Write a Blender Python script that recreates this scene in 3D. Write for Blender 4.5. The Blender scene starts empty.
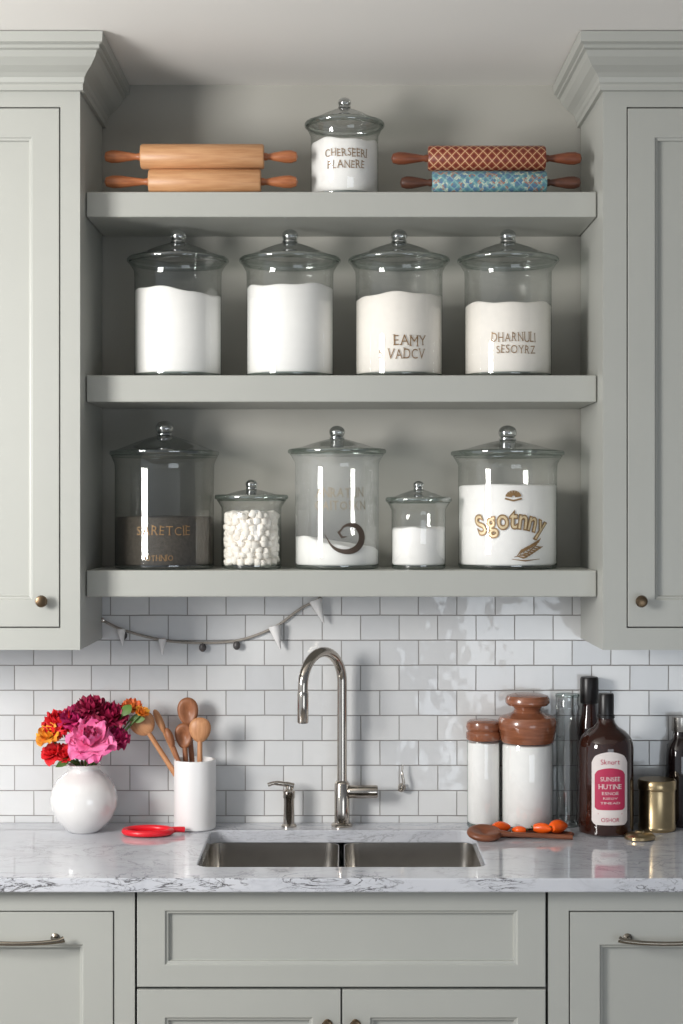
import bpy, bmesh, math, random
from mathutils import Vector, Matrix
random.seed(7)
CAMZ=1.695; CAMD=4.16; CT=0.92

def lin(c):
    c=c/255.0
    return c/12.92 if c<=0.04045 else ((c+0.055)/1.055)**2.4
def rgb(r,g,b): return (lin(r),lin(g),lin(b),1)

# ---------------------------------------------------------------- materials
def base_mat(name):
    m=bpy.data.materials.new(name); m.use_nodes=True
    nt=m.node_tree; nt.nodes.clear()
    out=nt.nodes.new('ShaderNodeOutputMaterial')
    return m,nt,out
def N(nt,t,**kw):
    n=nt.nodes.new(t)
    for k,v in kw.items(): setattr(n,k,v)
    return n
def math_n(nt,op,a,b=None):
    n=nt.nodes.new('ShaderNodeMath'); n.operation=op
    for i,v in enumerate((a,b)):
        if v is None: continue
        if isinstance(v,(int,float)): n.inputs[i].default_value=v
        else: nt.links.new(v,n.inputs[i])
    return n.outputs[0]
def mixc(nt,fac,a,b):
    n=nt.nodes.new('ShaderNodeMix'); n.data_type='RGBA'
    for idx,v in ((0,fac),(6,a),(7,b)):
        if isinstance(v,(int,float,tuple)): n.inputs[idx].default_value=v
        else: nt.links.new(v,n.inputs[idx])
    return n.outputs[2]
def pmat(name,col,rough=0.5,metal=0.0,var=0.06,scale=20,stretch=(1,1,1),bump=0.0,col2=None,sub=0.0,coat=0.0,spec=0.5):
    m,nt,out=base_mat(name)
    p=N(nt,'ShaderNodeBsdfPrincipled')
    nt.links.new(p.outputs[0],out.inputs[0])
    tc=N(nt,'ShaderNodeTexCoord'); mp=N(nt,'ShaderNodeMapping')
    mp.inputs['Scale'].default_value=stretch
    nt.links.new(tc.outputs['Object'],mp.inputs[0])
    no=N(nt,'ShaderNodeTexNoise'); no.inputs['Scale'].default_value=scale; no.inputs['Detail'].default_value=5
    nt.links.new(mp.outputs[0],no.inputs['Vector'])
    if col2 is None: col2=tuple(max(0,c*(1-var*2.5)) for c in col[:3])+(1,)
    f=math_n(nt,'SUBTRACT',math_n(nt,'MULTIPLY',no.outputs['Fac'],2.0),0.5)
    f2=N(nt,'ShaderNodeClamp'); nt.links.new(f,f2.inputs[0])
    nt.links.new(mixc(nt,f2.outputs[0],col,col2),p.inputs['Base Color'])
    p.inputs['Roughness'].default_value=rough; p.inputs['Metallic'].default_value=metal
    p.inputs['Specular IOR Level'].default_value=spec
    if coat: p.inputs['Coat Weight'].default_value=coat; p.inputs['Coat Roughness'].default_value=0.06
    if bump:
        b=N(nt,'ShaderNodeBump'); b.inputs['Strength'].default_value=bump; b.inputs['Distance'].default_value=0.002
        nt.links.new(no.outputs['Fac'],b.inputs['Height']); nt.links.new(b.outputs[0],p.inputs['Normal'])
    return m
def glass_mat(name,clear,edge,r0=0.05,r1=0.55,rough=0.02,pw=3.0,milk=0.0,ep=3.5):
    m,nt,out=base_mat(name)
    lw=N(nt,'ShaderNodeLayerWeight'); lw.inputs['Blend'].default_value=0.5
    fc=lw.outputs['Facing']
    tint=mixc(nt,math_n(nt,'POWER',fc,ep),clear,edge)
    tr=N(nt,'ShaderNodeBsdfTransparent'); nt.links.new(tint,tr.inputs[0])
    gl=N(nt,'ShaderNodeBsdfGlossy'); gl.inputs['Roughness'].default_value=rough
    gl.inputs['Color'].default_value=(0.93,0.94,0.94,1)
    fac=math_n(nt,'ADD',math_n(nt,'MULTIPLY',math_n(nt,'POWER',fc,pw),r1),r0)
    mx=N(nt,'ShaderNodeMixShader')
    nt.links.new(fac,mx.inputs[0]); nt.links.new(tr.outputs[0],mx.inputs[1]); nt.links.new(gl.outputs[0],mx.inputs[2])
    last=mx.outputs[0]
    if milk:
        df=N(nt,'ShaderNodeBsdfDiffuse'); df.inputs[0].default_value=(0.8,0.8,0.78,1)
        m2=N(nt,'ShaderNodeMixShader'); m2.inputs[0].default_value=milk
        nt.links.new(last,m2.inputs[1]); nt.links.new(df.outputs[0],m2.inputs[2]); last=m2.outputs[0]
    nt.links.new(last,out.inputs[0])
    return m

M_paint=pmat('sage_paint',rgb(174,175,169),0.38,var=0.015,scale=6)
M_wall=pmat('wall_paint',rgb(176,174,166),0.7,var=0.02,scale=3)
M_ceil=pmat('ceiling_paint',rgb(240,237,232),0.9,var=0.01,scale=2)
M_floor=pmat('floor_wood',rgb(160,152,142),0.5,var=0.1,scale=8,stretch=(1,12,1))
M_nickel=pmat('brushed_nickel',rgb(192,184,174),0.12,1.0,var=0.03,scale=60)
M_steel=pmat('sink_steel',rgb(176,172,166),0.25,1.0,var=0.04,scale=50,stretch=(1,14,1))
M_bronze=pmat('aged_bronze',rgb(112,94,74),0.3,1.0,var=0.1,scale=60)
M_pull=pmat('pull_nickel',rgb(146,138,126),0.2,1.0,var=0.06,scale=60)
M_flour=pmat('flour',rgb(250,248,245),0.95,var=0.015,scale=60,bump=0.25)
M_cream=pmat('creamy_flour',rgb(246,240,232),0.95,var=0.02,scale=60,bump=0.25)
M_dark=pmat('dark_grain',rgb(84,78,70),0.9,var=0.15,scale=150,bump=0.5)
M_marsh=pmat('marshmallow',rgb(250,244,235),0.8,var=0.02,scale=30)
M_gold=pmat('gold_lettering',rgb(150,118,78),0.45,0.3,var=0.12,scale=90)
M_goldl=pmat('light_gold_lettering',rgb(226,204,164),0.4,0.2,var=0.12,scale=90)
M_faded=pmat('faded_gold_lettering',rgb(168,154,130),0.5,0.2,var=0.15,scale=120)
M_brown=pmat('brown_print',rgb(84,70,60),0.5,0.1,var=0.1,scale=90)
M_wood=pmat('light_wood',rgb(210,162,118),0.42,scale=14,stretch=(1.2,14,14),col2=rgb(186,134,92))
M_wood2=pmat('turned_handle_wood',rgb(186,118,76),0.35,scale=14,stretch=(1.2,14,14),col2=rgb(150,88,54))
M_wood3=pmat('brown_handle_wood',rgb(128,72,46),0.35,scale=14,stretch=(1.2,14,14),col2=rgb(98,52,34))
M_woodz=pmat('utensil_wood',rgb(208,154,110),0.45,scale=14,stretch=(12,12,1),col2=rgb(176,118,78))
M_woodd=pmat('dark_utensil_wood',rgb(166,108,72),0.45,scale=14,stretch=(12,12,1),col2=rgb(130,80,50))
M_walnut=pmat('walnut',rgb(96,58,42),0.4,scale=14,stretch=(1.5,12,12),col2=rgb(64,38,28))
M_spoonl=pmat('reddish_spoon_wood',rgb(140,84,56),0.4,scale=14,stretch=(1.5,12,12),col2=rgb(104,58,38))
M_terra=pmat('reddish_lid_wood',rgb(158,100,72),0.25,scale=10,stretch=(2,2,14),col2=rgb(124,74,50),coat=0.6)
M_ceramic=pmat('white_ceramic',rgb(228,226,224),0.08,var=0.01,scale=5,coat=0.8)
M_crock=pmat('crock_ceramic',rgb(234,232,231),0.3,var=0.01,scale=5)
M_red=pmat('red_plastic',rgb(225,28,44),0.3,var=0.03,scale=10)
M_brownglass=pmat('dark_brown_glass',rgb(52,27,20),0.06,var=0.1,scale=8,coat=0.6)
M_blackglass=pmat('black_glass',rgb(30,20,20),0.08,var=0.1,scale=8,coat=0.5)
M_cap=pmat('black_cap',rgb(24,20,20),0.35,var=0.1,scale=30)
M_labelw=pmat('label_paper',rgb(230,220,216),0.6,var=0.03,scale=40)
M_labelm=pmat('label_magenta',rgb(190,44,84),0.55,var=0.05,scale=40)
M_brass=pmat('brass',rgb(190,168,130),0.28,1.0,var=0.08,scale=30)
M_orange=pmat('orange_skin',rgb(252,98,20),0.3,var=0.06,scale=20)
M_mat=pmat('woven_tray',rgb(120,66,42),0.7,scale=120,col2=rgb(70,38,26),bump=0.6)
M_stem=pmat('green_stem',rgb(80,110,50),0.5,var=0.1,scale=30)
M_leaf=pmat('green_leaf',rgb(96,130,52),0.5,var=0.15,scale=30)
M_pennant=pmat('pennant_cloth',rgb(236,234,232),0.5,var=0.02,scale=40)
M_bead=pmat('dark_bead',rgb(96,92,92),0.4,0.3,var=0.1,scale=40)
M_cord=pmat('cord',rgb(170,162,152),0.6,var=0.1,scale=100)
M_kick=pmat('toe_kick',rgb(120,120,114),0.7)  # toe kick in a plain darker grey than the cabinet paint
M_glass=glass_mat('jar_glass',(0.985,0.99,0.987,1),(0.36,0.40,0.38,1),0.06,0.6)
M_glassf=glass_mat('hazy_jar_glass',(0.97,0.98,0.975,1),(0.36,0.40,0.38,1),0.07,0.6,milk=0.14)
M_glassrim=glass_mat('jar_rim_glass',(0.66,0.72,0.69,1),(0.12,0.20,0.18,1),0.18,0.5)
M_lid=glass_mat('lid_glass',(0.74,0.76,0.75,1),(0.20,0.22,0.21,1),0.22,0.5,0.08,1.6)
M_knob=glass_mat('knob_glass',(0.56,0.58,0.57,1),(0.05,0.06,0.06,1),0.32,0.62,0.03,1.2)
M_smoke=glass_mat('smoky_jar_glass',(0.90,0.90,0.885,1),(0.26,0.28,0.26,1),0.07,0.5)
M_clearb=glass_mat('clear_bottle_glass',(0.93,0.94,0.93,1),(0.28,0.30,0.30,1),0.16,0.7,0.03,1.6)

# marble
def marble():
    m,nt,out=base_mat('grey_veined_marble')
    p=N(nt,'ShaderNodeBsdfPrincipled'); nt.links.new(p.outputs[0],out.inputs[0])
    tc=N(nt,'ShaderNodeTexCoord')
    cloud=N(nt,'ShaderNodeTexNoise'); cloud.inputs['Scale'].default_value=3.5; cloud.inputs['Detail'].default_value=6
    nt.links.new(tc.outputs['Object'],cloud.inputs['Vector'])
    col=mixc(nt,cloud.outputs['Fac'],rgb(218,219,223),rgb(184,187,195))
    def vein(scale,dist,width,off,st=(1,1.6,2.4)):
        mp=N(nt,'ShaderNodeMapping'); mp.inputs['Location'].default_value=(off,off,off); mp.inputs['Scale'].default_value=st
        nt.links.new(tc.outputs['Object'],mp.inputs[0])
        n=N(nt,'ShaderNodeTexNoise'); n.inputs['Scale'].default_value=scale; n.inputs['Detail'].default_value=8
        n.inputs['Roughness'].default_value=0.6; n.inputs['Distortion'].default_value=dist
        nt.links.new(mp.outputs[0],n.inputs['Vector'])
        a=math_n(nt,'ABSOLUTE',math_n(nt,'SUBTRACT',n.outputs['Fac'],0.5))
        v=math_n(nt,'SUBTRACT',1.0,math_n(nt,'MULTIPLY',a,1.0/width))
        c=N(nt,'ShaderNodeClamp'); nt.links.new(v,c.inputs[0]); return c.outputs[0]
    g=N(nt,'ShaderNodeTexNoise'); g.inputs['Scale'].default_value=6
    nt.links.new(tc.outputs['Object'],g.inputs['Vector'])
    gate=N(nt,'ShaderNodeClamp'); nt.links.new(math_n(nt,'MULTIPLY',math_n(nt,'SUBTRACT',g.outputs['Fac'],0.38),6.0),gate.inputs[0])
    sp=N(nt,'ShaderNodeSeparateXYZ'); nt.links.new(tc.outputs['Object'],sp.inputs[0])
    fr=N(nt,'ShaderNodeClamp'); nt.links.new(math_n(nt,'MULTIPLY',math_n(nt,'ADD',sp.outputs['Y'],0.60),-25.0),fr.inputs[0])
    fw=math_n(nt,'ADD',math_n(nt,'MULTIPLY',fr.outputs[0],0.65),0.35)
    gt=math_n(nt,'MULTIPLY',gate.outputs[0],fw)
    v1=math_n(nt,'MULTIPLY',math_n(nt,'MULTIPLY',vein(5,1.4,0.020,0.3,(1,1.6,5)),gt),1.0)
    v3=math_n(nt,'MULTIPLY',math_n(nt,'MULTIPLY',vein(11,1.0,0.012,2.7,(1,1,3)),gt),0.7)
    v2=math_n(nt,'MULTIPLY',vein(3,0.8,0.04,5.1),0.18)
    col=mixc(nt,v2,col,rgb(134,138,148)); col=mixc(nt,v3,col,rgb(90,88,94)); col=mixc(nt,v1,col,rgb(46,40,42))
    nt.links.new(col,p.inputs['Base Color']); p.inputs['Roughness'].default_value=0.06
    p.inputs['Specular IOR Level'].default_value=0.7
    return m
M_marble=marble()
def tiles():
    m,nt,out=base_mat('white_subway_tile')
    p=N(nt,'ShaderNodeBsdfPrincipled'); nt.links.new(p.outputs[0],out.inputs[0])
    tc=N(nt,'ShaderNodeTexCoord'); sp=N(nt,'ShaderNodeSeparateXYZ'); cb=N(nt,'ShaderNodeCombineXYZ')
    nt.links.new(tc.outputs['Object'],sp.inputs[0])
    wob=N(nt,'ShaderNodeTexNoise'); wob.inputs['Scale'].default_value=7; nt.links.new(tc.outputs['Object'],wob.inputs['Vector'])
    wv=math_n(nt,'MULTIPLY',math_n(nt,'SUBTRACT',wob.outputs['Fac'],0.5),0.003)
    nt.links.new(math_n(nt,'ADD',sp.outputs['X'],wv),cb.inputs['X']); nt.links.new(math_n(nt,'ADD',sp.outputs['Z'],wv),cb.inputs['Y'])
    b=N(nt,'ShaderNodeTexBrick'); b.offset=0.5
    b.inputs['Scale'].default_value=1.0; b.inputs['Brick Width'].default_value=0.096; b.inputs['Row Height'].default_value=0.0625
    b.inputs['Mortar Size'].default_value=0.0013; b.inputs['Mortar Smooth'].default_value=0.3
    b.inputs['Color1'].default_value=rgb(222,222,221); b.inputs['Color2'].default_value=rgb(208,209,210)
    b.inputs['Mortar'].default_value=rgb(150,146,143); b.inputs['Bias'].default_value=0.0
    nt.links.new(cb.outputs[0],b.inputs['Vector'])
    nt.links.new(b.outputs['Color'],p.inputs['Base Color'])
    p.inputs['Specular IOR Level'].default_value=0.7
    rr=math_n(nt,'ADD',math_n(nt,'MULTIPLY',b.outputs['Fac'],0.6),0.07); nt.links.new(rr,p.inputs['Roughness'])
    n=N(nt,'ShaderNodeTexNoise'); n.inputs['Scale'].default_value=12; nt.links.new(tc.outputs['Object'],n.inputs['Vector'])
    sc=N(nt,'ShaderNodeSeparateColor'); nt.links.new(b.outputs['Color'],sc.inputs[0])
    tilt=math_n(nt,'MULTIPLY',math_n(nt,'MULTIPLY',math_n(nt,'SUBTRACT',sc.outputs[0],0.68),sp.outputs['X']),160.0)
    tilt=math_n(nt,'ADD',tilt,math_n(nt,'MULTIPLY',math_n(nt,'MULTIPLY',math_n(nt,'SUBTRACT',sc.outputs[0],0.68),sp.outputs['Z']),120.0))
    h=math_n(nt,'ADD',math_n(nt,'ADD',math_n(nt,'MULTIPLY',b.outputs['Fac'],-1.0),math_n(nt,'MULTIPLY',n.outputs['Fac'],2.2)),tilt)
    bp=N(nt,'ShaderNodeBump'); bp.inputs['Strength'].default_value=0.7; bp.inputs['Distance'].default_value=0.0025
    nt.links.new(h,bp.inputs['Height']); nt.links.new(bp.outputs[0],p.inputs['Normal'])
    return m
M_tile=tiles()
def lattice(name,ground,line,fill,nang,kx,w,mosaic=False):
    m,nt,out=base_mat(name)
    p=N(nt,'ShaderNodeBsdfPrincipled'); nt.links.new(p.outputs[0],out.inputs[0]); p.inputs['Roughness'].default_value=0.4
    tc=N(nt,'ShaderNodeTexCoord'); sp=N(nt,'ShaderNodeSeparateXYZ'); nt.links.new(tc.outputs['Object'],sp.inputs[0])
    ang=math_n(nt,'ARCTAN2',sp.outputs['Y'],sp.outputs['Z'])
    a=math_n(nt,'MULTIPLY',ang,nang); x=math_n(nt,'MULTIPLY',sp.outputs['X'],kx)
    s1=math_n(nt,'ABSOLUTE',math_n(nt,'SINE',math_n(nt,'ADD',a,x)))
    s2=math_n(nt,'ABSOLUTE',math_n(nt,'SINE',math_n(nt,'SUBTRACT',a,x)))
    mn=math_n(nt,'MINIMUM',s1,s2)
    l=math_n(nt,'LESS_THAN',mn,w); d=math_n(nt,'GREATER_THAN',mn,0.72)
    g=ground
    if mosaic:
        v=N(nt,'ShaderNodeTexVoronoi'); v.inputs['Scale'].default_value=120
        nt.links.new(tc.outputs['Object'],v.inputs['Vector'])
        sx=N(nt,'ShaderNodeSeparateColor'); nt.links.new(v.outputs['Color'],sx.inputs[0])
        g=mixc(nt,math_n(nt,'GREATER_THAN',sx.outputs[0],0.72),ground,rgb(168,112,88))
        g=mixc(nt,math_n(nt,'GREATER_THAN',sx.outputs[1],0.7),g,rgb(84,112,150))
        g=mixc(nt,math_n(nt,'GREATER_THAN',sx.outputs[2],0.78),g,rgb(190,198,176))
    c=mixc(nt,l,g,line); c=mixc(nt,d,c,fill)
    nt.links.new(c,p.inputs['Base Color']); return m
M_pin_red=lattice('red_lattice_print',rgb(136,66,42),rgb(206,166,128),rgb(112,42,30),4,150,0.20)
M_pin_teal=lattice('teal_mosaic_print',rgb(96,144,150),rgb(134,172,172),rgb(88,124,146),4,150,0.2,True)

# ---------------------------------------------------------------- geometry helpers
COL=bpy.context.scene.collection
def put(ob,parent=None,loc=None):
    COL.objects.link(ob)
    if parent: ob.parent=parent
    if loc: ob.location=loc
    return ob
def thing(name,loc,label,cat,group=None,kind=None):
    e=bpy.data.objects.new(name,None); e.empty_display_size=0.05
    put(e,None,loc); tag(e,label,cat,group,kind); return e
def tag(e,label,cat,group=None,kind=None):
    if label: e['label']=label
    if cat: e['category']=cat
    if group: e['group']=group
    if kind: e['kind']=kind
    return e
def finish(name,bm,mats,parent=None,loc=None,smooth=40,bevel=0,fixn=True):
    if fixn: bmesh.ops.recalc_face_normals(bm,faces=bm.faces)
    me=bpy.data.meshes.new(name); bm.to_mesh(me); bm.free()
    for m in (mats if isinstance(mats,(list,tuple)) else [mats]): me.materials.append(m)
    if smooth:
        me.shade_smooth(); me.set_sharp_from_angle(angle=math.radians(smooth))
    ob=bpy.data.objects.new(name,me); put(ob,parent,loc)
    if bevel:
        b=ob.modifiers.new('bevel','BEVEL'); b.width=bevel; b.segments=2; b.limit_method='ANGLE'
    return ob
def addbox(bm,x0,x1,y0,y1,z0,z1):
    vs=[bm.verts.new((x,y,z)) for x in (x0,x1) for y in (y0,y1) for z in (z0,z1)]
    for f in ((0,1,3,2),(4,6,7,5),(0,4,5,1),(2,3,7,6),(0,2,6,4),(1,5,7,3)):
        bm.faces.new([vs[i] for i in f])
def box(name,b,mat,parent=None,bevel=0.002,loc=None):
    bm=bmesh.new(); addbox(bm,*b); return finish(name,bm,mat,parent,loc,smooth=None,bevel=bevel)
def addlathe(bm,prof,segs=48,axis='Z',off=(0,0,0),mi=0):
    off=Vector(off); rings=[]
    for r,z in prof:
        if abs(r)<1e-6:
            p=[(0,0,z)]
        else: p=[(r*math.cos(2*math.pi*i/segs),r*math.sin(2*math.pi*i/segs),z) for i in range(segs)]
        if axis=='X': p=[(c,a,b) for a,b,c in p]
        if axis=='Y': p=[(a,c,b) for a,b,c in p]
        rings.append([bm.verts.new(Vector(q)+off) for q in p])
    for A,B in zip(rings,rings[1:]):
        for i in range(segs):
            j=(i+1)%segs
            if len(A)==1 and len(B)==1: continue
            if len(A)==1: f=bm.faces.new((A[0],B[i],B[j]))
            elif len(B)==1: f=bm.faces.new((A[i],A[j],B[0]))
            else: f=bm.faces.new((A[i],A[j],B[j],B[i]))
            f.material_index=mi
def lathe(name,prof,mat,parent=None,loc=None,segs=48,axis='Z',smooth=40):
    bm=bmesh.new(); addlathe(bm,prof,segs,axis); return finish(name,bm,mat,parent,loc,smooth)
def addtube(bm,pts,rad,segs=12,cap=True):
    pts=[Vector(p) for p in pts]; n=len(pts)
    if not isinstance(rad,(list,tuple)): rad=[rad]*n
    t0=(pts[1]-pts[0]).normalized()
    up=Vector((0,0,1)) if abs(t0.z)<0.9 else Vector((1,0,0))
    nrm=t0.cross(up).normalized(); rings=[]
    for i,p in enumerate(pts):
        t=((pts[min(i+1,n-1)]-pts[max(i-1,0)])).normalized()
        nrm=(nrm-t*nrm.dot(t)).normalized(); bn=t.cross(nrm)
        rings.append([bm.verts.new(p+(nrm*math.cos(2*math.pi*k/segs)+bn*math.sin(2*math.pi*k/segs))*rad[i]) for k in range(segs)])
    for A,B in zip(rings,rings[1:]):
        for i in range(segs): bm.faces.new((A[i],A[(i+1)%segs],B[(i+1)%segs],B[i]))
    if cap: bm.faces.new(rings[0]); bm.faces.new(rings[-1])
def tube(name,pts,rad,mat,parent=None,segs=12,loc=None):
    bm=bmesh.new(); addtube(bm,pts,rad,segs); return finish(name,bm,mat,parent,loc,50)
def crom(P,n=8):
    P=[Vector(p) for p in P]; P=[P[0]*2-P[1]]+P+[P[-1]*2-P[-2]]; out=[]
    for i in range(1,len(P)-2):
        for k in range(n):
            t=k/n; a,b,c,d=P[i-1],P[i],P[i+1],P[i+2]
            out.append(0.5*((2*b)+(c-a)*t+(2*a-5*b+4*c-d)*t*t+(3*b-a-3*c+d)*t**3))
    out.append(P[-2]); return out
CH={}
def char_geo(ch,bold):
    if (ch,bold) in CH: return CH[(ch,bold)]
    cu=bpy.data.curves.new('tmp','FONT'); cu.body=ch; cu.offset=bold; cu.resolution_u=5
    ob=bpy.data.objects.new('tmp',cu); COL.objects.link(ob)
    dg=bpy.context.evaluated_depsgraph_get(); me=bpy.data.meshes.new_from_object(ob.evaluated_get(dg))
    V=[(v.co.x,v.co.y) for v in me.vertices]; F=[tuple(p.vertices) for p in me.polygons]
    bpy.data.objects.remove(ob); bpy.data.curves.remove(cu); bpy.data.meshes.remove(me)
    CH[(ch,bold)]=(V,F); return V,F
SERIF={'I','H','N','M','A','R','F','K','T','L','E','B','D','P','Y','V','U','Z'}
def text_mesh(bm,text,w,h,xc,zc,wrap,bold=0.0,shear=0.0,arch=0.0,jit=0.0,seed=1,gap=0.10,serif=False):
    rnd=random.Random(seed); G=[]; x=0
    for ch in text:
        if ch==' ': x+=0.35; G.append(None); continue
        V,F=char_geo(ch,bold); V0,_=char_geo(ch,0.0)
        x0=min(v[0] for v in V0); x1=max(v[0] for v in V0); G.append((V,F,x0,x,ch,x1)); x+=x1-x0+gap
    tot=x-gap; cap=0.73
    for g in G:
        if g is None: continue
        V,F,x0,off,ch,x1=g; dz=rnd.uniform(-1,1)*jit*h; rot=rnd.uniform(-1,1)*jit*1.2; sc=1+rnd.uniform(-1,1)*jit*1.5
        cx=sum(v[0] for v in V)/len(V)
        u0=((off+(cx-x0))/tot-0.5); slope=-arch*8*u0/w
        V=list(V); F=list(F)
        if serif and ch in SERIF:
            def bar(a,b,z):
                n=len(V); V.extend([(a,z-0.022),(b,z-0.022),(b,z+0.022),(a,z+0.022)]); F.append((n,n+1,n+2,n+3))
            e=0.065; st=0.05
            bl=[]; tp=[]
            if ch in 'HNMARK': bl=[x0+st,x1-st]
            if ch in 'ITFPY': bl=[(x0+x1)/2 if ch in 'ITY' else x0+st]
            if ch in 'EBDLZ': bl=[x0+st]
            if ch in 'HNMKUVY': tp=[x0+st,x1-st]
            if ch in 'EBDLPRFI': tp=[x0+st]
            for q in bl: bar(q-e-0.03,q+e+0.03,0.02)
            for q in tp: bar(q-e-0.03,q+e+0.03,0.71)
        vs=[]
        for vx_,vy_ in V:
            lx=(vx_-cx)/tot*w*sc; lz=(vy_/cap-0.5)*h*sc; lx+=shear*lz
            a=rot+math.atan(slope); X=lx*math.cos(a)-lz*math.sin(a); Z=lx*math.sin(a)+lz*math.cos(a)
            vs.append(bm.verts.new(wrap(u0*w+X+xc,zc+Z+dz+arch*(0.25-u0*u0)*4)))
        for p in F:
            try: bm.faces.new([vs[i] for i in p])
            except ValueError: pass
def stroke(bm,pts,width,wrap):
    pts=[Vector((p[0],p[1],0)) for p in pts]; n=len(pts)
    if not isinstance(width,(list,tuple)): width=[width]*n
    L=[]
    for i,p in enumerate(pts):
        t=(pts[min(i+1,n-1)]-pts[max(i-1,0)]).normalized(); q=Vector((-t.y,t.x,0))*width[i]/2
        a=p+q; b=p-q; L.append((bm.verts.new(wrap(a.x,a.y)),bm.verts.new(wrap(b.x,b.y))))
    for A,B in zip(L,L[1:]): bm.faces.new((A[0],A[1],B[1],B[0]))
def cylwrap(r): return lambda x,z:(r*math.sin(x/r),-r*math.cos(x/r),z)
def patch(bm,w,h,zc,wrap,mi=0,n=14,notch=0.0,rise=0.0):
    L=[]
    for i in range(n+1):
        u=2*i/n-1; k=notch*(max(0,abs(u)-0.75)/0.25)**2; t=rise*(1-u*u)
        L.append((bm.verts.new(wrap(u*w/2,zc-h/2+k)),bm.verts.new(wrap(u*w/2,zc+h/2-k+t))))
    for A,B in zip(L,L[1:]): bm.faces.new((A[0],B[0],B[1],A[1])).material_index=mi
def PX(px,y): return (px-341.5)*(CAMD+y)/1664.0     # measured picture column -> metres at depth y
def PZ(py,y): return CAMZ-(py-512)*(CAMD+y)/1664.0

# ---------------------------------------------------------------- room
def struct(ob): ob['kind']='structure'; return ob
CEIL=2.7625
struct(box('wall_back',(-2.4,2.4,0.0,0.12,0,CEIL),M_wall,bevel=0))
struct(box('wall_backsplash',(-2.4,2.4,-0.008,0.0,CT-0.0,1.50),M_tile,bevel=0))
struct(box('ceiling',(-2.4,2.4,-3.2,0.12,CEIL,CEIL+0.1),M_ceil,bevel=0))
struct(box('floor',(-2.4,2.4,-5.2,0.12,-0.1,0),M_floor,bevel=0))

# ---------------------------------------------------------------- doors / cabinets
def panel_front(name,x0,x1,z0,z1,yf,th,st,rt,rb,parent,mat=M_paint,rec=0.013):
    """shaker front with recessed panel, front face at yf"""
    bm=bmesh.new()
    def ring(ax,bx,az,bz,y): return [bm.verts.new(p) for p in ((ax,y,az),(bx,y,az),(bx,y,bz),(ax,y,bz))]
    o=ring(x0,x1,z0,z1,yf); i1=ring(x0+st,x1-st,z0+rb,z1-rt,yf)
    i2=ring(x0+st+0.002,x1-st-0.002,z0+rb+0.002,z1-rt-0.002,yf+0.004)
    i3=ring(x0+st+0.007,x1-st-0.007,z0+rb+0.007,z1-rt-0.007,yf+0.005)
    i4=ring(x0+st+0.008,x1-st-0.008,z0+rb+0.008,z1-rt-0.008,yf+rec)
    bk=ring(x0,x1,z0,z1,yf+th)
    for A,B in ((bk,o),(o,i1),(i1,i2),(i2,i3),(i3,i4)):
        for k in range(4): bm.faces.new((A[k],A[(k+1)%4],B[(k+1)%4],B[k]))
    bm.faces.new(i4); bm.faces.new(bk)
    return finish(name,bm,mat,parent,smooth=None,bevel=0.0012)
def knob(parent,x,y,z,r=0.014,mat=M_bronze):
    o=lathe('knob',[(0,0),(0.008,0),(0.009,-0.003),(0.005,-0.007),(0.005,-0.014),(r*0.8,-0.018),(r,-0.023),(r*0.85,-0.029),(0,-0.032)],mat,parent,(x,y,z),24,'Y')
    o['label']='small round aged bronze knob'; return o
def pull(parent,x,y,z,L=0.2):
    pts=crom([(-L/2,-0.024,0.003),(-L/2+0.012,-0.028,0),(-L/4,-0.032,-0.003),(0,-0.034,-0.004),(L/4,-0.032,-0.003),(L/2-0.012,-0.028,0),(L/2,-0.024,0.003)],6)
    n=len(pts); rad=[0.0048+0.0026*abs(2*i/(n-1)-1)**3 for i in range(n)]
    bm=bmesh.new(); addtube(bm,pts,rad,12)
    for s in (-1,1):
        addlathe(bm,[(0,0),(0.010,0),(0.010,-0.003),(0.005,-0.006),(0.005,-0.028)],16,'Y',(s*(L/2-0.022),0,0))
    o=finish('handle',bm,M_pull,parent,(x,y,z)); o['label']='slim nickel bar pull'; return o

for s,nm in ((-1,'left'),(1,'right')):
    def sx(a,b): return (a,b) if s>0 else (-b,-a)
    YF=-0.36; Z0=1.38; zt=CEIL; k=0.009 if s>0 else 0.0
    e=thing('upper_cabinet',(0,0,0),'tall sage grey wall cabinet beside the '+('patterned' if s>0 else 'plain wooden')+' rolling pins','cabinet','sage wall cabinets')
    bm=bmesh.new()
    for (a,b,y0,y1,z0,z1) in ((0.597,1.05,YF+0.022,-0.009,Z0,zt-0.002),(0.597,0.642+k,YF,YF+0.022,Z0,zt-0.002),(0.998+k,1.05,YF,YF+0.022,Z0,zt-0.002),
                              (0.642+k,0.998+k,YF,YF+0.022,Z0,1.430),(0.642+k,0.998+k,YF,YF+0.022,2.620,zt-0.002)):
        x0,x1=sx(a,b); addbox(bm,x0,x1,y0,y1,z0,z1)
    finish('body',bm,M_paint,e,smooth=None)
    x0,x1=sx(0.645+k,0.995+k)
    d=panel_front('door',x0,x1,1.433,2.617,YF,0.020,0.062,0.066,0.062,e)
    knob(d,s*0.6815,YF,1.492)
    # crown with mitred return
    prof=[(0.000,2.655),(0.010,2.655),(0.010,2.668),(0.014,2.672),(0.016,2.682),(0.024,2.690),(0.040,2.700),(0.054,2.714),(0.060,2.726),(0.068,2.728),(0.068,2.735),(0.078,2.738),(0.080,2.760),(0.0,2.760)]
    bm=bmesh.new(); L=[]
    for o,z in prof:
        L.append([bm.verts.new(p) for p in ((s*1.05,YF-o*1.45,z),(s*(0.597-o*0.85),YF-o*1.45,z),(s*(0.597-o*0.85),-0.001,z))])
    for A,B in zip(L,L[1:]):
        for q in range(2): bm.faces.new((A[q],A[q+1],B[q+1],B[q]))
    finish('crown_moulding',bm,M_paint,e,smooth=None)

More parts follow.
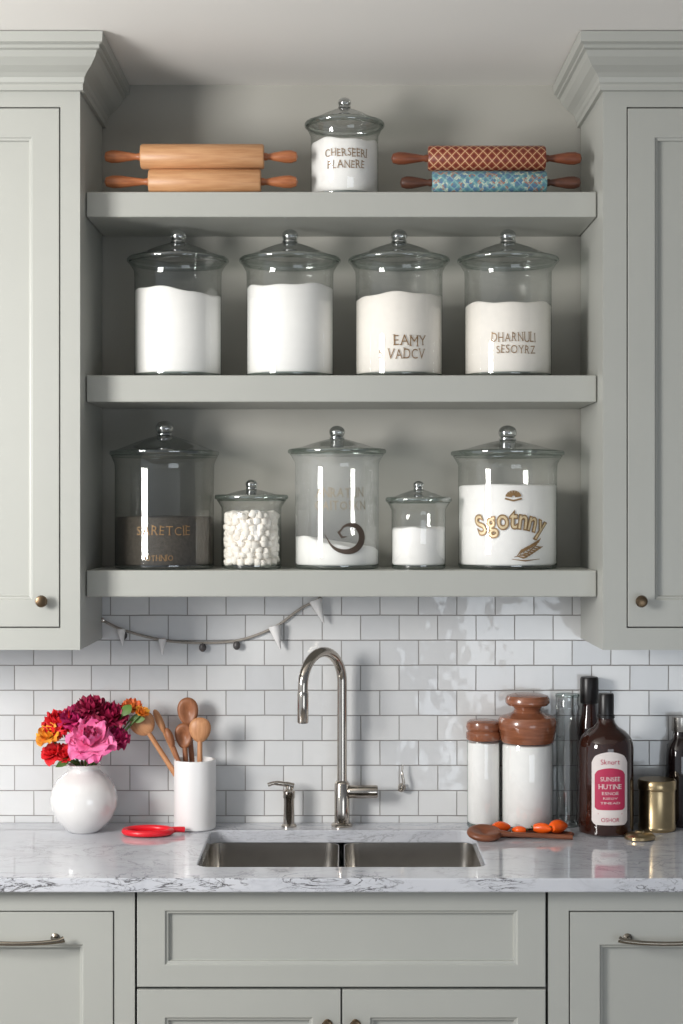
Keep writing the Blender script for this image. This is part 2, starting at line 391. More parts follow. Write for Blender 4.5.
# shelves
SH=[(2.383,2.442,'carrying rolling pins and one jar'),(1.9515,2.014,'carrying four large flour jars'),(1.497,1.559,'carrying five glass jars of mixed size')]
for z0,z1,t in SH:
    o=box('wall_shelf',(-0.595,0.595,-0.28,-0.001,z0,z1),M_paint,bevel=0.003)
    tag(o,'thick sage painted shelf '+t,'shelf','niche shelves')
S1,S2,S3=SH[0][1],SH[1][1],SH[2][1]

# base cabinets
YB=-0.60
for s in (-1,1):
    def sx(a,b): return (a,b) if s>0 else (-b,-a)
    e=thing('base_cabinet',(0,0,0),'sage grey base cabinet with framed drawers and nickel pulls','cabinet','base cabinets')
    bm=bmesh.new()
    for (a,b,y0,y1,z0,z1) in ((0.4425,1.0,YB+0.022,-0.01,0.1,0.888),(0.4425,0.486,YB,YB+0.022,0.1,0.888),(0.956,1.0,YB,YB+0.022,0.1,0.888),
                              (0.486,0.956,YB,YB+0.022,0.842,0.888),(0.486,0.956,YB,YB+0.022,0.455,0.490),(0.486,0.956,YB,YB+0.022,0.1,0.14)):
        x0,x1=sx(a,b); addbox(bm,x0,x1,y0,y1,z0,z1)
    finish('body',bm,M_paint,e,smooth=None)
    x0,x1=sx(0.489,0.953)
    for za,zb in ((0.493,0.839),(0.143,0.452)):
        d=panel_front('drawer',x0,x1,za,zb,YB,0.020,0.064,0.070,0.06,e)
        pull(d,s*0.690,YB,zb-0.055)
    x0,x1=sx(0.4425,1.0); box('toe_kick',(x0,x1,YB+0.06,-0.01,0.0,0.1),M_kick,e,bevel=0)
e=thing('sink_cabinet',(0,0,0),'sage grey sink cabinet with wide false front above two doors','cabinet','base cabinets')
bm=bmesh.new(); 
for b in ((-0.44,0.44,YB+0.022,YB+0.04,0.1,0.888),(-0.44,-0.42,YB+0.04,-0.01,0.1,0.888),(0.42,0.44,YB+0.04,-0.01,0.1,0.888),(-0.42,0.42,-0.03,-0.01,0.1,0.888),(-0.42,0.42,YB+0.04,-0.03,0.1,0.12)): addbox(bm,*b)
finish('body',bm,M_paint,e,smooth=None)
o=panel_front('false_front',-0.4375,0.4365,0.679,0.883,YB,0.02,0.060,0.041,0.047,e)
for s in (-1,1):
    a,b=(0.0018,0.4365) if s>0 else (-0.4375,-0.0018)
    d=panel_front('door',a,b,0.11,0.673,YB,0.02,0.060,0.060,0.060,e); knob(d,s*0.030+0.0,YB,0.602,0.013)
box('toe_kick',(-0.44,0.44,YB+0.06,YB+0.08,0.0,0.1),M_kick,e,bevel=0)

# worktop with rounded sink cut-out
def rrect(x0,x1,y0,y1,r,n=6):
    P=[]
    for cx,cy,a0 in ((x1-r,y1-r,0),(x0+r,y1-r,90),(x0+r,y0+r,180),(x1-r,y0+r,270)):
        for k in range(n+1):
            a=math.radians(a0+90*k/n); P.append((cx+r*math.cos(a),cy+r*math.sin(a)))
    return P
HX=0.3165; HY0=-0.527; HY1=-0.108
bm=bmesh.new()
def loop(P,z):
    vs=[bm.verts.new((x,y,z)) for x,y in P]
    return vs,[bm.edges.new((vs[i],vs[(i+1)%len(vs)])) for i in range(len(vs))]
_,e1=loop([(-1.0,-0.64),(1.0,-0.64),(1.0,-0.008),(-1.0,-0.008)],CT-0.03)
_,e2=loop(rrect(-HX,HX,HY0,HY1,0.035),CT-0.03)
bmesh.ops.triangle_fill(bm,edges=e1+e2,use_beauty=True)
r=bmesh.ops.extrude_face_region(bm,geom=list(bm.faces))
for v in [g for g in r['geom'] if isinstance(g,bmesh.types.BMVert)]: v.co.z=CT
o=finish('worktop',bm,M_marble,smooth=None,bevel=0.003)
tag(o,'pale grey marble worktop with dark veins and sink cut-out','worktop')

# sink
e=thing('kitchen_sink',(0,(HY0+HY1)/2,CT-0.25),'double bowl undermount stainless steel sink set in marble worktop','sink')
ex=Vector(e.location)
for (a,b) in ((-HX-0.004,-0.008),(0.008,HX+0.004)):
    bm=bmesh.new(); rings=[]
    for z,ins in ((CT-0.031,-0.006),(CT-0.0315,0.0),(CT-0.06,0.002),(CT-0.20,0.006),(CT-0.215,0.018),(CT-0.22,0.05)):
        if z>CT-0.0313 : P=rrect(a-0.002,b+0.002,HY0-0.012,HY1+0.012,0.042)
        else: P=rrect(a+ins,b-ins,HY0-0.005+ins,HY1+0.005-ins,max(0.035-ins*0.2,0.01))
        rings.append([bm.verts.new((x-ex.x,y-ex.y,z-ex.z)) for x,y in P])
    for A,B in zip(rings,rings[1:]):
        for i in range(len(A)): bm.faces.new((A[i],A[(i+1)%len(A)],B[(i+1)%len(A)],B[i]))
    bm.faces.new(rings[-1]); finish('bowl',bm,M_steel,e,smooth=50,fixn=False)
    lathe('drain',[(0.0,0.001),(0.02,0.001),(0.022,0.004),(0.035,0.004),(0.04,0.0)],M_nickel,e,((a+b)/2,0.03,CT-0.219-ex.z),24)

# faucet
fx,fy=PX(342,-0.055),-0.055
e=thing('kitchen_faucet',(fx,fy,CT),'tall brushed nickel gooseneck faucet behind the sink','faucet')
lathe('body',[(0,0),(0.026,0),(0.027,0.004),(0.024,0.008),(0.019,0.010),(0.0185,0.105),(0.016,0.110),(0.0125,0.113),(0,0.113)],M_nickel,e,None,32)
R=0.078; dx,dy=-0.60,-0.80; H=0.357
pts=[(0,0,0.10),(0,0,0.2),(0,0,H-0.02)]
for k in range(0,25):
    a=math.pi*k/24; d=R-R*math.cos(a); pts.append((dx*d,dy*d,H+R*math.sin(a)))
pts+= [(dx*2*R,dy*2*R,H-0.03),(dx*2*R,dy*2*R,H-0.06)]
tube('spout',pts,0.0122,M_nickel,e,20)
lathe('spray_head',[(0,0.0),(0.012,0.0),(0.0135,0.003),(0.0135,0.07),(0.0125,0.075),(0,0.075)],M_nickel,e,(dx*2*R,dy*2*R,H-0.087),24)
lathe('lever_handle',[(0,0.014),(0.014,0.014),(0.0165,0.018),(0.0165,0.084),(0.0150,0.088),(0,0.088)],M_nickel,e,(0,0,0.085),24,'X')
# soap dispenser
e=thing('soap_dispenser',(PX(289,-0.06),-0.06,CT),'short brushed nickel soap dispenser pump beside the faucet','soap dispenser')
lathe('body',[(0,0),(0.019,0),(0.019,0.004),(0.0135,0.008),(0.013,0.068),(0.015,0.072),(0.015,0.088),(0.008,0.093),(0.007,0.104),(0,0.104)],M_nickel,e,None,24)
tube('nozzle',crom([(0.012,0,0.100),(-0.01,-0.002,0.105),(-0.035,-0.006,0.108),(-0.052,-0.009,0.104)],5),[0.007]*5+[0.006]*5+[0.005]*6,M_nickel,e,12)
# little wall lever
yw=-0.012
e=thing('wall_hook',(PX(402,yw),-0.008,PZ(787,yw)),'small slender metal hook fixed to the tiled backsplash','hook')
lathe('base',[(0,0),(0.009,0),(0.010,-0.003),(0.010,-0.008),(0.007,-0.012),(0,-0.013)],M_nickel,e,None,20,'Y')
tube('arm',crom([(-0.008,-0.012,-0.006),(0,-0.020,-0.006),(0.004,-0.022,0.01),(0.0,-0.020,0.035),(0.001,-0.018,0.058)],5),[0.0036]*16+[0.0024]*5,M_nickel,e,10)

# ---------------------------------------------------------------- jars
def wavy_fill(name,r,h,mat,loc,label,cat,tilt=0.0,amp=0.003,z0=0.010):
    bm=bmesh.new(); segs=56; ph=random.random()*6
    prof=[(0,z0),(r-0.004,z0),(r,z0+0.004)]
    rings=[[bm.verts.new((0,0,z0))]]
    for rr,z in prof[1:]: rings.append([bm.verts.new((rr*math.cos(2*math.pi*i/segs),rr*math.sin(2*math.pi*i/segs),z)) for i in range(segs)])
    for fr in (1.0,0.97,0.8,0.6,0.4,0.2):
        ring=[]
        for i in range(segs):
            a=2*math.pi*i/segs; x=r*fr*math.cos(a); y=r*fr*math.sin(a)
            z=h+tilt*x/r+amp*math.sin(3*a+ph)*fr+amp*0.6*math.sin(7*a+2*ph)*fr+(0.004*(1-fr)) -(0.003 if fr==1.0 else 0)
            ring.append(bm.verts.new((x,y,z)))
        rings.append(ring)
    rings.append([bm.verts.new((0,0,h+0.004))])
    for A,B in zip(rings,rings[1:]):
        for i in range(segs):
            j=(i+1)%segs
            if len(A)==1: bm.faces.new((A[0],B[j],B[i]))
            elif len(B)==1: bm.faces.new((A[i],A[j],B[0]))
            else: bm.faces.new((A[i],A[j],B[j],B[i]))
    o=finish(name,bm,mat,None,loc,60); tag(o,label,cat,None,'stuff'); return o

def jar(px,shelf,r,R,hb,ht,label,y=-0.158,texts=None,glass=M_glass,group='lidded glass storage jars'):
    e=thing('storage_jar',(PX(px,y),y,shelf+0.0005),label,'jar',group)
    fl=min(0.022,hb*0.12)
    bm=bmesh.new()
    addlathe(bm,[(r*0.93,0.003),(r,0.010),(r,hb-fl*1.7),(r*1.005,hb-fl),(r+(R-r)*0.45,hb-fl*0.4),(r+(R-r)*0.62,hb-0.004)],64,mi=0)
    addlathe(bm,[(0,0.0),(r*0.93,0.0),(r*0.985,0.002),(r*1.003,0.006),(r*1.003,0.010)],64,mi=1)   # thick base
    rr=r+(R-r)*0.62
    addlathe(bm,[(rr,hb-0.004),(rr+0.002,hb-0.002),(rr,hb-0.0005),(rr-0.004,hb-0.001)],64,mi=1)
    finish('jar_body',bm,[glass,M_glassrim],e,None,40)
    T=ht-hb; kr=max(0.013,R*0.165); kz=T-kr*0.85
    nz=kz-kr*0.75
    prof=[(R*0.90,0.001),(R*0.985,0.0),(R,0.003),(R,0.007),(R*0.98,0.010),(R*0.90,0.0115),(R*0.72,nz*0.42),(R*0.5,nz*0.66),(R*0.3,nz*0.84),(R*0.17,nz*0.94),(R*0.10,nz)]
    bm=bmesh.new(); addlathe(bm,prof,64,mi=0)
    for f in bm.faces:
        if max(math.hypot(v.co.x,v.co.y) for v in f.verts)>R*0.95 and min(math.hypot(v.co.x,v.co.y) for v in f.verts)>R*0.95: f.material_index=1
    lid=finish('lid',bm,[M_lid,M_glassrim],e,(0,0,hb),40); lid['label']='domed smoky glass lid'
    kp=[(R*0.12,nz-0.002),(kr*0.95,nz),(kr*0.95,nz+0.003),(kr*0.5,nz+0.005),(kr*0.5,nz+0.007)]
    for k in range(0,11):
        a=-math.pi*0.36+k*(math.pi*0.86)/10
        kp.append((max(0,kr*math.cos(a)) if k<10 else 0,kz+kr*0.8*math.sin(a)))
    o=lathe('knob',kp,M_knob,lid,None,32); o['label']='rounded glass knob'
    if texts:
        for mt,fs,dr in texts:
            bm=bmesh.new(); w=cylwrap(r+0.0010+dr)
            for t in fs: t(bm,w)
            o=finish('lettering',bm,mt,e,None,None,fixn=False); o['label']='gold printed lettering'
    return e
def T(text,w,h,xc,zc,**k): return lambda bm,wr: text_mesh(bm,text,w,h,xc,zc,wr,**k)
J=dict(bold=-0.007,jit=0.06,serif=True,gap=0.13)
# top shelf jar
jy=-0.165
jar(344.5,S1,0.081,0.096,0.176,0.248,'small lidded glass jar of flour with gold lettering, between rolling pins',jy,[(M_gold,[T('CHERSEERI',0.106,0.019,0.004,0.100,seed=3,**J),T('BLANERE',0.092,0.019,0.004,0.072,seed=4,**J)],0)])
wavy_fill('flour',0.0795,0.135,M_flour,(PX(344.5,jy),jy,S1),'white flour filling the small top shelf jar','flour')
# second shelf
rows=[(178,0.206,M_flour,'plain lidded glass jar of white sugar, no lettering',None,-0.010,'white sugar heaped unevenly in a glass jar','sugar'),
 (290,0.218,M_flour,'plain lidded glass jar nearly full of white flour',None,0.0,'white flour nearly filling a glass jar','flour'),
 (399,0.196,M_cream,'lidded glass jar of pale flour with low gold lettering',[(M_gold,[T('EAMY',0.080,0.024,0.024,0.084,seed=5,**J),T('S VADCV',0.112,0.024,0.004,0.052,seed=6,**J)],0)],0.003,'pale cream flour in a lettered glass jar','flour'),
 (508,0.176,M_cream,'lidded glass jar of cream flour with two gold words',[(M_gold,[T('DHARNULI',0.108,0.022,0.004,0.092,seed=7,**J),T('SESOYRZ',0.096,0.020,0.010,0.063,seed=8,**J)],0)],0.0,'cream flour two thirds up a glass jar','flour')]
for px,fh,fm,lb,tx,tilt,fl,fc in rows:
    y=-0.155
    jar(px,S2,0.1045,0.1225,0.280,0.362,lb,y,tx)
    wavy_fill(fc,0.1028,fh,fm,(PX(px,y),y,S2),fl,fc,tilt)
# bottom shelf
y=-0.147
jar(164.5,S3,0.119,0.132,0.272,0.356,'wide smoky lidded glass jar with dark grains and worn gold lettering',y,[(M_gold,[T('SARETCIE',0.130,0.022,0.010,0.092,seed=9,**J),T('OTHNIO',0.066,0.013,0.0,0.028,seed=10,**J)],0)],M_smoke)
wavy_fill('dark_grain',0.117,0.124,M_dark,(PX(164.5,y),y,S3),'dark brown ground grain half filling a smoky jar','grain',0,0.001)
y=-0.18
jar(251.5,S3,0.0715,0.088,0.166,0.214,'small lidded glass jar packed with mini marshmallows',y)
# marshmallows
bm=bmesh.new(); Rm=0.0695
def marsh(c,s):
    rot=Matrix.Rotation(random.random()*6.28,3,Vector((random.uniform(-1,1),random.uniform(-1,1),random.uniform(-1,1))).normalized())
    b2=bmesh.new(); addlathe(b2,[(0,-s*0.9),(s*0.75,-s*0.9),(s,-s*0.6),(s,s*0.6),(s*0.75,s*0.9),(0,s*0.9)],10)
    vm={}
    for v in b2.verts: vm[v]=bm.verts.new(rot@v.co+Vector(c))
    for f in b2.faces: bm.faces.new([vm[v] for v in f.verts])
    b2.free()
z=0.019
while z<0.128:
    n=20
    for k in range(n):
        a=2*math.pi*k/n+z*30+random.uniform(-.08,.08); s=random.uniform(0.0075,0.0105)
        rr=Rm-s*1.3-random.uniform(0,0.004); marsh((rr*math.cos(a),rr*math.sin(a),z+random.uniform(-.004,.004)),s)
    z+=0.0135
for k in range(50):
    a=random.random()*6.28; rr=math.sqrt(random.random())*(Rm-0.014); marsh((rr*math.cos(a),rr*math.sin(a),0.122+random.uniform(0,0.008)),0.0095)
addlathe(bm,[(0,0.012),(0.055,0.012),(0.055,0.118),(0,0.118)],24)
o=finish('mini_marshmallows',bm,M_marsh,None,(PX(251.5,y),y,S3),50); tag(o,'pile of small white marshmallows inside a jar','marshmallows',None,'stuff')
y=-0.16
def swirl(bm,w):
    c=(0.026,0.080); pts=[];wd=[]
    # open crescent: starts in an inner hook, sweeps right and under, ends in a pointed tail on the lower left
    for k in range(0,34):
        t=k/33.0; a=math.radians(128-t*292); rr=0.021+0.021*t**0.8
        pts.append((c[0]+rr*math.cos(a)*1.15,c[1]+rr*math.sin(a))); wd.append(0.003+0.014*math.sin(math.pi*t)**1.2)
    pts.append((c[0]-0.056,c[1]+0.004)); wd.append(0.001)
    stroke(bm,pts,wd,w)
    stroke(bm,[(pts[0][0]+0.003,pts[0][1]+0.001),(c[0]-0.022,c[1]+0.008),(c[0]-0.014,c[1]-0.004),(c[0]-0.001,c[1]-0.002)],[0.003,0.007,0.006,0.001],w)
e=jar(337,S3,0.1005,0.1185,0.276,0.344,'tall lidded glass jar nearly empty with gold words and brown swirl',y,[(M_faded,[T('ANRATUN',0.118,0.022,0.008,0.182,seed=11,**J),T('GAITOSKN',0.126,0.021,0.010,0.152,seed=12,**J)],0)],M_glassf)
bm=bmesh.new(); swirl(bm,cylwrap(0.1020)); o=finish('swirl_emblem',bm,M_brown,e,None,None,fixn=False); o['label']='dark brown printed swirl emblem'
wavy_fill('sugar',0.0988,0.062,M_flour,(PX(337,y),y,S3),'shallow drift of white sugar in a tall jar','sugar',-0.016,0.004)
y=-0.18
jar(418.5,S3,0.0645,0.079,0.160,0.211,'small lidded glass jar half full of white flour',y)
wavy_fill('flour',0.063,0.098,M_flour,(PX(418.5,y),y,S3),'white flour in the small glass jar','flour',0,0.002)
y=-0.145
def crest(bm,w):
    for k in range(-3,4):
        a=math.radians(90+k*24); stroke(bm,[(0.002+0.004*math.cos(a),0.170+0.004*math.sin(a)),(0.002+0.019*math.cos(a),0.170+0.016*math.sin(a))],[0.003,0.0065],w)
    stroke(bm,[(-0.018,0.167),(0.002,0.162),(0.022,0.167)],0.004,w)
def sprig(bm,w):
    stroke(bm,[(0.004,0.030),(0.036,0.038),(0.062,0.060)],[0.0015,0.003,0.002],w)
    for k in range(7):
        t=k/6.0; x=0.010+0.044*t; z=0.032+0.024*t
        stroke(bm,[(x,z),(x+0.012,z+0.014-0.004*t),(x+0.019,z+0.018)],[0.001,0.005,0.001],w)
        stroke(bm,[(x,z),(x+0.016,z-0.004),(x+0.026,z-0.002)],[0.001,0.0045,0.001],w)
    stroke(bm,[(-0.002,0.025),(0.030,0.021),(0.070,0.025)],[0.001,0.003,0.001],w)
SC=dict(shear=0.0,arch=0.020,gap=0.12)
jar(507.5,S3,0.119,0.137,0.272,0.346,'wide lidded glass jar of flour with large gold script and sprig',y,
    [(M_gold,[T('Sgotnny',0.178,0.048,0.0,0.102,bold=0.052,**SC),crest,sprig],0),(M_goldl,[T('Sgotnny',0.178,0.048,0.0,0.102,bold=0.002,**SC)],0.0006)])
wavy_fill('flour',0.117,0.200,M_flour,(PX(507.5,y),y,S3),'white flour in the wide script lettered jar','flour',0,0.001)

# ---------------------------------------------------------------- rolling pins
def pin(px0,px1,bx0,bx1,z,r,mb,mh,label,y=-0.247):
    x0,x1,a,b=[PX(p,y) for p in (px0,px1,bx0,bx1)]
    c=(a+b)/2; e=thing('rolling_pin',(c,y,z),label,'rolling pin','rolling pins on the top shelf')
    L=(b-a)/2
    lathe('barrel',[(0,-L),(r*0.9,-L),(r,-L+0.004),(r,L-0.004),(r*0.9,L),(0,L)],mb,e,None,40,'X')
    for s,xe in ((-1,x0-c),(1,x1-c)):
        l=abs(xe)-L; hp=[(0.0,0),(0.009,0),(0.009,0.006),(0.007,0.010),(0.010,l*0.3),(0.0145,l*0.62),(0.0150,l*0.8),(0.011,l*0.95),(0.0,l)]
        lathe('handle',[(q,s*(L+t+0.0002)) for q,t in hp],mh,e,None,24,'X')
r=0.0295
pin(104,298,149,261,S1+r,r,M_wood,M_wood2,'plain light wood rolling pin resting on the shelf')
pin(104,298,141,264,S1+3*r,r,M_wood,M_wood2,'plain light wood rolling pin stacked on another')
pin(400,581,432,546,S1+0.0275,0.0275,M_pin_teal,M_walnut,'rolling pin with teal mosaic pattern barrel and dark handles')
pin(391,582,428,545,S1+0.055+r,r,M_pin_red,M_wood3,'rolling pin with red lattice barrel stacked on teal one')

# ---------------------------------------------------------------- vase and flowers
vy=-0.12; vx=PX(84,vy)
o=lathe('vase',[(0,0),(0.036,0),(0.039,0.003),(0.050,0.012),(0.069,0.033),(0.079,0.058),(0.0815,0.080),(0.077,0.104),(0.063,0.127),(0.046,0.141),(0.037,0.149),(0.038,0.157),(0.043,0.163),(0.040,0.164),(0.034,0.156),(0.032,0.146),(0.05,0.12),(0.06,0.08),(0,0.02)],M_ceramic,None,(vx,vy,CT),56,smooth=60)
tag(o,'round white ceramic vase holding a bright bouquet','vase')
def petal_mat(name,c1,c2):
    return pmat(name,c1,0.55,scale=30,col2=c2,bump=0.1)
P_mag=petal_mat('petal_dark_magenta',rgb(206,40,110),rgb(150,20,74))
P_crim=petal_mat('petal_crimson',rgb(176,24,76),rgb(116,12,46))
P_pink=petal_mat('petal_pink',rgb(248,140,186),rgb(224,78,144))
P_red=petal_mat('petal_red',rgb(232,34,40),rgb(196,20,34))
P_yel=petal_mat('petal_yellow',rgb(254,212,70),rgb(232,96,40))
P_or=petal_mat('petal_orange',rgb(246,160,70),rgb(224,40,50))
def flower(px,py,dy,R,mat,label,layers=6,cup=0.9,name='peony',face=0.55,ruf=0.20,wide=1.0,n0=4):
    y=vy+dy; c=Vector((PX(px,y),y,PZ(py,y))); b=Vector((vx,vy,CT+0.10))
    e=thing(name,tuple(b),label,'flower','flowers in the white vase'); lc=c-b
    bm=bmesh.new()
    ax=lc.normalized()*0.55+Vector((0,-face,0.35)); ax.normalize()
    q=Vector((0,0,1)).rotation_difference(ax).to_matrix()
    for L in range(layers):
        f=L/(max(1,layers-1)); n=n0+int(3*f); tilt=math.radians(12+72*f*cup); ln=R*(0.75+0.4*f); wd=R*(0.75+0.55*f)*wide
        for k in range(n):
            az=2*math.pi*(k+0.5*(L%2))/n+random.uniform(-.3,.3); tl=tilt+random.uniform(-.22,.22); G=[]
            rz=Matrix.Rotation(az,3,'Z'); ph=random.random()*6; lk=ln*random.uniform(0.85,1.15)
            for i in range(8):
                v=i/7; row=[]
                for j in range(9):
                    u=j/4-1
                    w=wd*math.sin(math.pi*(0.10+0.66*v))**0.8
                    bend=tl*(0.35+0.65*(1-v)) if f<0.5 else tl*(0.8+0.30*v)
                    edge=1-0.16*u*u*v
                    rad=0.004+lk*v*edge*math.sin(bend); hh=lk*v*edge*math.cos(bend)+ruf*R*math.sin(u*7+ph)*v*v - R*0.35
                    p=Vector((rad-0.35*w*u*u*0.5,w*u*0.55,hh+0.12*w*u*u))
                    row.append(bm.verts.new(lc+q@(rz@p)))
                G.append(row)
            for i in range(7):
                for j in range(8): bm.faces.new((G[i][j],G[i+1][j],G[i+1][j+1],G[i][j+1]))
    finish('petals',bm,mat,e,None,80,fixn=False)
    end=lc-ax*R*0.3
    tube('stem',crom([(random.uniform(-.012,.012),random.uniform(-.012,.012),-0.05),(lc.x*0.12,lc.y*0.12,0.05),tuple(end)],6),0.0028,M_stem,e,8)
    return e
flower(90,738,-0.055,0.050,P_pink,'full bright pink peony bloom facing the room',6,1.0,face=0.9,ruf=0.16)
flower(76,718,-0.01,0.038,P_mag,'deep magenta peony bloom',5)
flower(91,706,0.0,0.034,P_crim,'dark magenta peony opening upward',5)
flower(110,714,-0.012,0.038,P_crim,'dark crimson peony at the bouquet top',5)
flower(115,736,-0.02,0.034,P_mag,'magenta peony at the bouquet edge',5)
flower(66,754,-0.04,0.024,P_red,'small red tulip low in the bouquet',3,0.7,'tulip',ruf=0.1)
flower(48,734,-0.03,0.031,P_yel,'yellow tulip streaked with red',3,0.8,'tulip',ruf=0.15)
flower(52,752,-0.035,0.025,P_red,'bright red tulip drooping beside the yellow one',3,0.8,'tulip',ruf=0.1)
flower(58,721,-0.01,0.036,P_red,'bright red ruffled tulip',4,0.9,'tulip',ruf=0.2)
flower(132,706,0.01,0.022,P_or,'small orange and red blossom on a long stem',3,0.8,'small_blossom')
flower(142,712,-0.01,0.015,P_yel,'tiny yellow bud on a long stem',3,0.7,'small_blossom')
def leaf(px,py,dy,L,ang,label):
    y=vy+dy; c=Vector((PX(px,y),y,PZ(py,y))); b=Vector((vx,vy,CT+0.10))
    e=thing('leaf_sprig',tuple(b),label,'leaf','foliage in the white vase'); lc=c-b
    bm=bmesh.new(); G=[]
    for i in range(9):
        v=i/8; w=L*0.28*math.sin(math.pi*min(1,0.05+0.95*v))
        p=lc+Vector((math.cos(ang)*L*v,-0.25*L*v*v,math.sin(ang)*L*v-0.2*L*v*v)); s=Vector((-math.sin(ang),0.3,math.cos(ang))).normalized()
        G.append([bm.verts.new(p+s*w*u+Vector((0,-abs(u)*0.15*w,0))) for u in (-1,-.5,0,.5,1)])
    for A,B in zip(G,G[1:]):
        for j in range(4): bm.faces.new((A[j],B[j],B[j+1],A[j+1]))
    finish('leaf',bm,M_leaf,e,None,80,fixn=False)
    tube('stem',crom([(0,0,-0.05),(lc.x*0.2,lc.y*0.2,0.05),tuple(lc)],5),0.002,M_stem,e,6)
leaf(122,716,-0.02,0.045,1.0,'green leaf beside the crimson peony')
leaf(130,720,0.0,0.040,0.3,'green leaf below the orange blossom')
leaf(70,760,-0.05,0.035,3.4,'green leaf drooping over the vase lip')

# ---------------------------------------------------------------- crock and utensils
cy=-0.085; cx=PX(195,cy)
o=lathe('utensil_crock',[(0,0),(0.046,0),(0.050,0.003),(0.0515,0.01),(0.0515,0.164),(0.0505,0.169),(0.048,0.170),(0.0455,0.167),(0.0455,0.01),(0,0.008)],M_crock,None,(cx,cy,CT),48)
tag(o,'plain white ceramic utensil crock full of wooden spoons','crock')
def spoon(px,py,dy,base,hw,hl,mat,label,name='wooden_spoon',hr=0.0068,dip=True):
    y=cy+dy; tip=Vector((PX(px,y),y,PZ(py,y))); b=Vector((cx+base[0],cy+base[1],CT+0.012)); d=(tip-b); L=d.length; d.normalize()
    bm=bmesh.new()
    addtube(bm,[(0,0,0),(0,0,L*0.5),(0,0,L-hl*0.85)],[hr,hr,hr*0.9],12)
    b2=bmesh.new(); bmesh.ops.create_uvsphere(b2,u_segments=28,v_segments=16,radius=1)
    vm={}
    for v in b2.verts:
        x,yy,z=v.co; t=(z+1)/2; w=hw*(0.72+0.28*t) 
        Y=yy*0.012
        if dip and yy<0: 
            rr=min(1,math.hypot(x,z)); Y=-0.012*math.sqrt(max(0,1-rr*rr))+0.016*max(0,1-rr*1.25)
        vm[v]=bm.verts.new((x*w,Y,L-0+z*hl-0.0))
    for f in b2.faces: bm.faces.new([vm[v] for v in f.verts])
    b2.free()
    o=finish(name,bm,mat,None,tuple(b),60); o.rotation_mode='QUATERNION'; o.rotation_quaternion=Vector((0,0,1)).rotation_difference(d)
    tag(o,label,'spoon','wooden utensils in the crock'); return o
spoon(188,712,0.022,(0.004,0.012),0.030,0.036,M_woodd,'broad dark wooden spoon standing tallest in the crock')
spoon(184,736,0.0,(-0.012,0.0),0.026,0.032,M_woodd,'dark wooden spoon with low rounded head')
spoon(200,730,-0.025,(0.012,-0.015),0.031,0.031,M_woodz,'round headed light wooden spoon in the crock',dip=False)
spoon(143,724,-0.012,(0.030,-0.002),0.036,0.030,M_woodz,'light wooden spoon leaning far over the crock rim',dip=False)
spoon(160,722,0.012,(0.026,0.018),0.011,0.034,M_woodz,'slim wooden spatula leaning out of the crock','wooden_spatula',0.006,False)
spoon(170,738,-0.02,(0.02,-0.025),0.011,0.026,M_woodd,'short dark wooden stirrer leaning in the crock','wooden_spatula',0.006,False)

# red looped scoop
ry=-0.165; rx=PX(148,ry)
e=thing('spoon_rest',(rx,ry,CT+0.0008),'red plastic oval loop spoon rest with short handle','spoon rest')
bm=bmesh.new(); rings=[]
for i in range(48):
    a=2*math.pi*i/48; c=Vector((0.056*math.cos(a),0.040*math.sin(a),0.0085)); nrm=Vector((math.cos(a)/0.056,math.sin(a)/0.040,0)).normalized()
    rings.append([bm.verts.new(c+nrm*0.0075*math.cos(t)+Vector((0,0,0.0075*math.sin(t)))) for t in [2*math.pi*k/12 for k in range(12)]])
for i in range(48):
    A=rings[i]; B=rings[(i+1)%48]
    for k in range(12): bm.faces.new((A[k],A[(k+1)%12],B[(k+1)%12],B[k]))
finish('rim',bm,M_red,e,None,60)
bm=bmesh.new(); addlathe(bm,[(0,0.001),(1,0.001),(1,0.004),(0,0.004)],40)
for v in bm.verts: v.co.x*=0.053; v.co.y*=0.037
finish('dish',bm,M_red,e,None,40)
tube('handle',crom([(0.050,0.004,0.009),(0.066,0.010,0.010),(0.086,0.016,0.009)],5),[0.0075]*5+[0.007]*6,M_red,e,12)

# ---------------------------------------------------------------- right hand group
def glassy(name,r,h,y,px,label,cat,lidprof,lidmat,fillh,mk='lid'):
    x=PX(px,y); e=thing(name,(x,y,CT+0.0005),label,cat)
    bm=bmesh.new(); addlathe(bm,[(r*0.95,0.002),(r,0.008),(r,h-0.006),(r*0.97,h)],48,mi=0); addlathe(bm,[(0,0),(r*0.94,0),(r,0.003),(r*1.005,0.008)],48,mi=1)
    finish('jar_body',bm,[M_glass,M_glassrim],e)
    if lidprof: 
        o=lathe(mk,lidprof,lidmat,e,(0,0,h),48,smooth=35); o['label']='turned reddish wooden lid'
    if fillh: wavy_fill('flour',r-0.0016,fillh,M_flour,(x,y,CT),'white flour inside the '+('tall narrow' if r<0.05 else 'wide')+' wooden lidded canister','flour',0,0.001)
    return e
glassy('storage_canister',0.0405,0.214,-0.06,483.5,'tall narrow glass canister of flour with flat wooden lid','canister',
  [(0,0.0),(0.041,0.0),(0.043,0.003),(0.043,0.018),(0.039,0.022),(0.042,0.026),(0.043,0.032),(0.041,0.043),(0.034,0.048),(0,0.049)],M_terra,0.208)
glassy('storage_canister',0.0625,0.212,-0.085,527.5,'wide glass canister of flour with large turned wooden lid','canister',
  [(0,0.0),(0.063,0.0),(0.065,0.004),(0.068,0.024),(0.072,0.040),(0.072,0.054),(0.067,0.062),(0.048,0.068),(0.036,0.073),(0.032,0.080),(0.036,0.087),(0.049,0.090),(0.054,0.096),(0.054,0.106),(0.050,0.113),(0.038,0.117),(0,0.119)],M_terra,0.207)
e=thing('glass_cylinder_bottle',(0.557,-0.054,CT+0.0005),'tall empty clear glass cylinder bottle between canister and dark bottles','bottle')
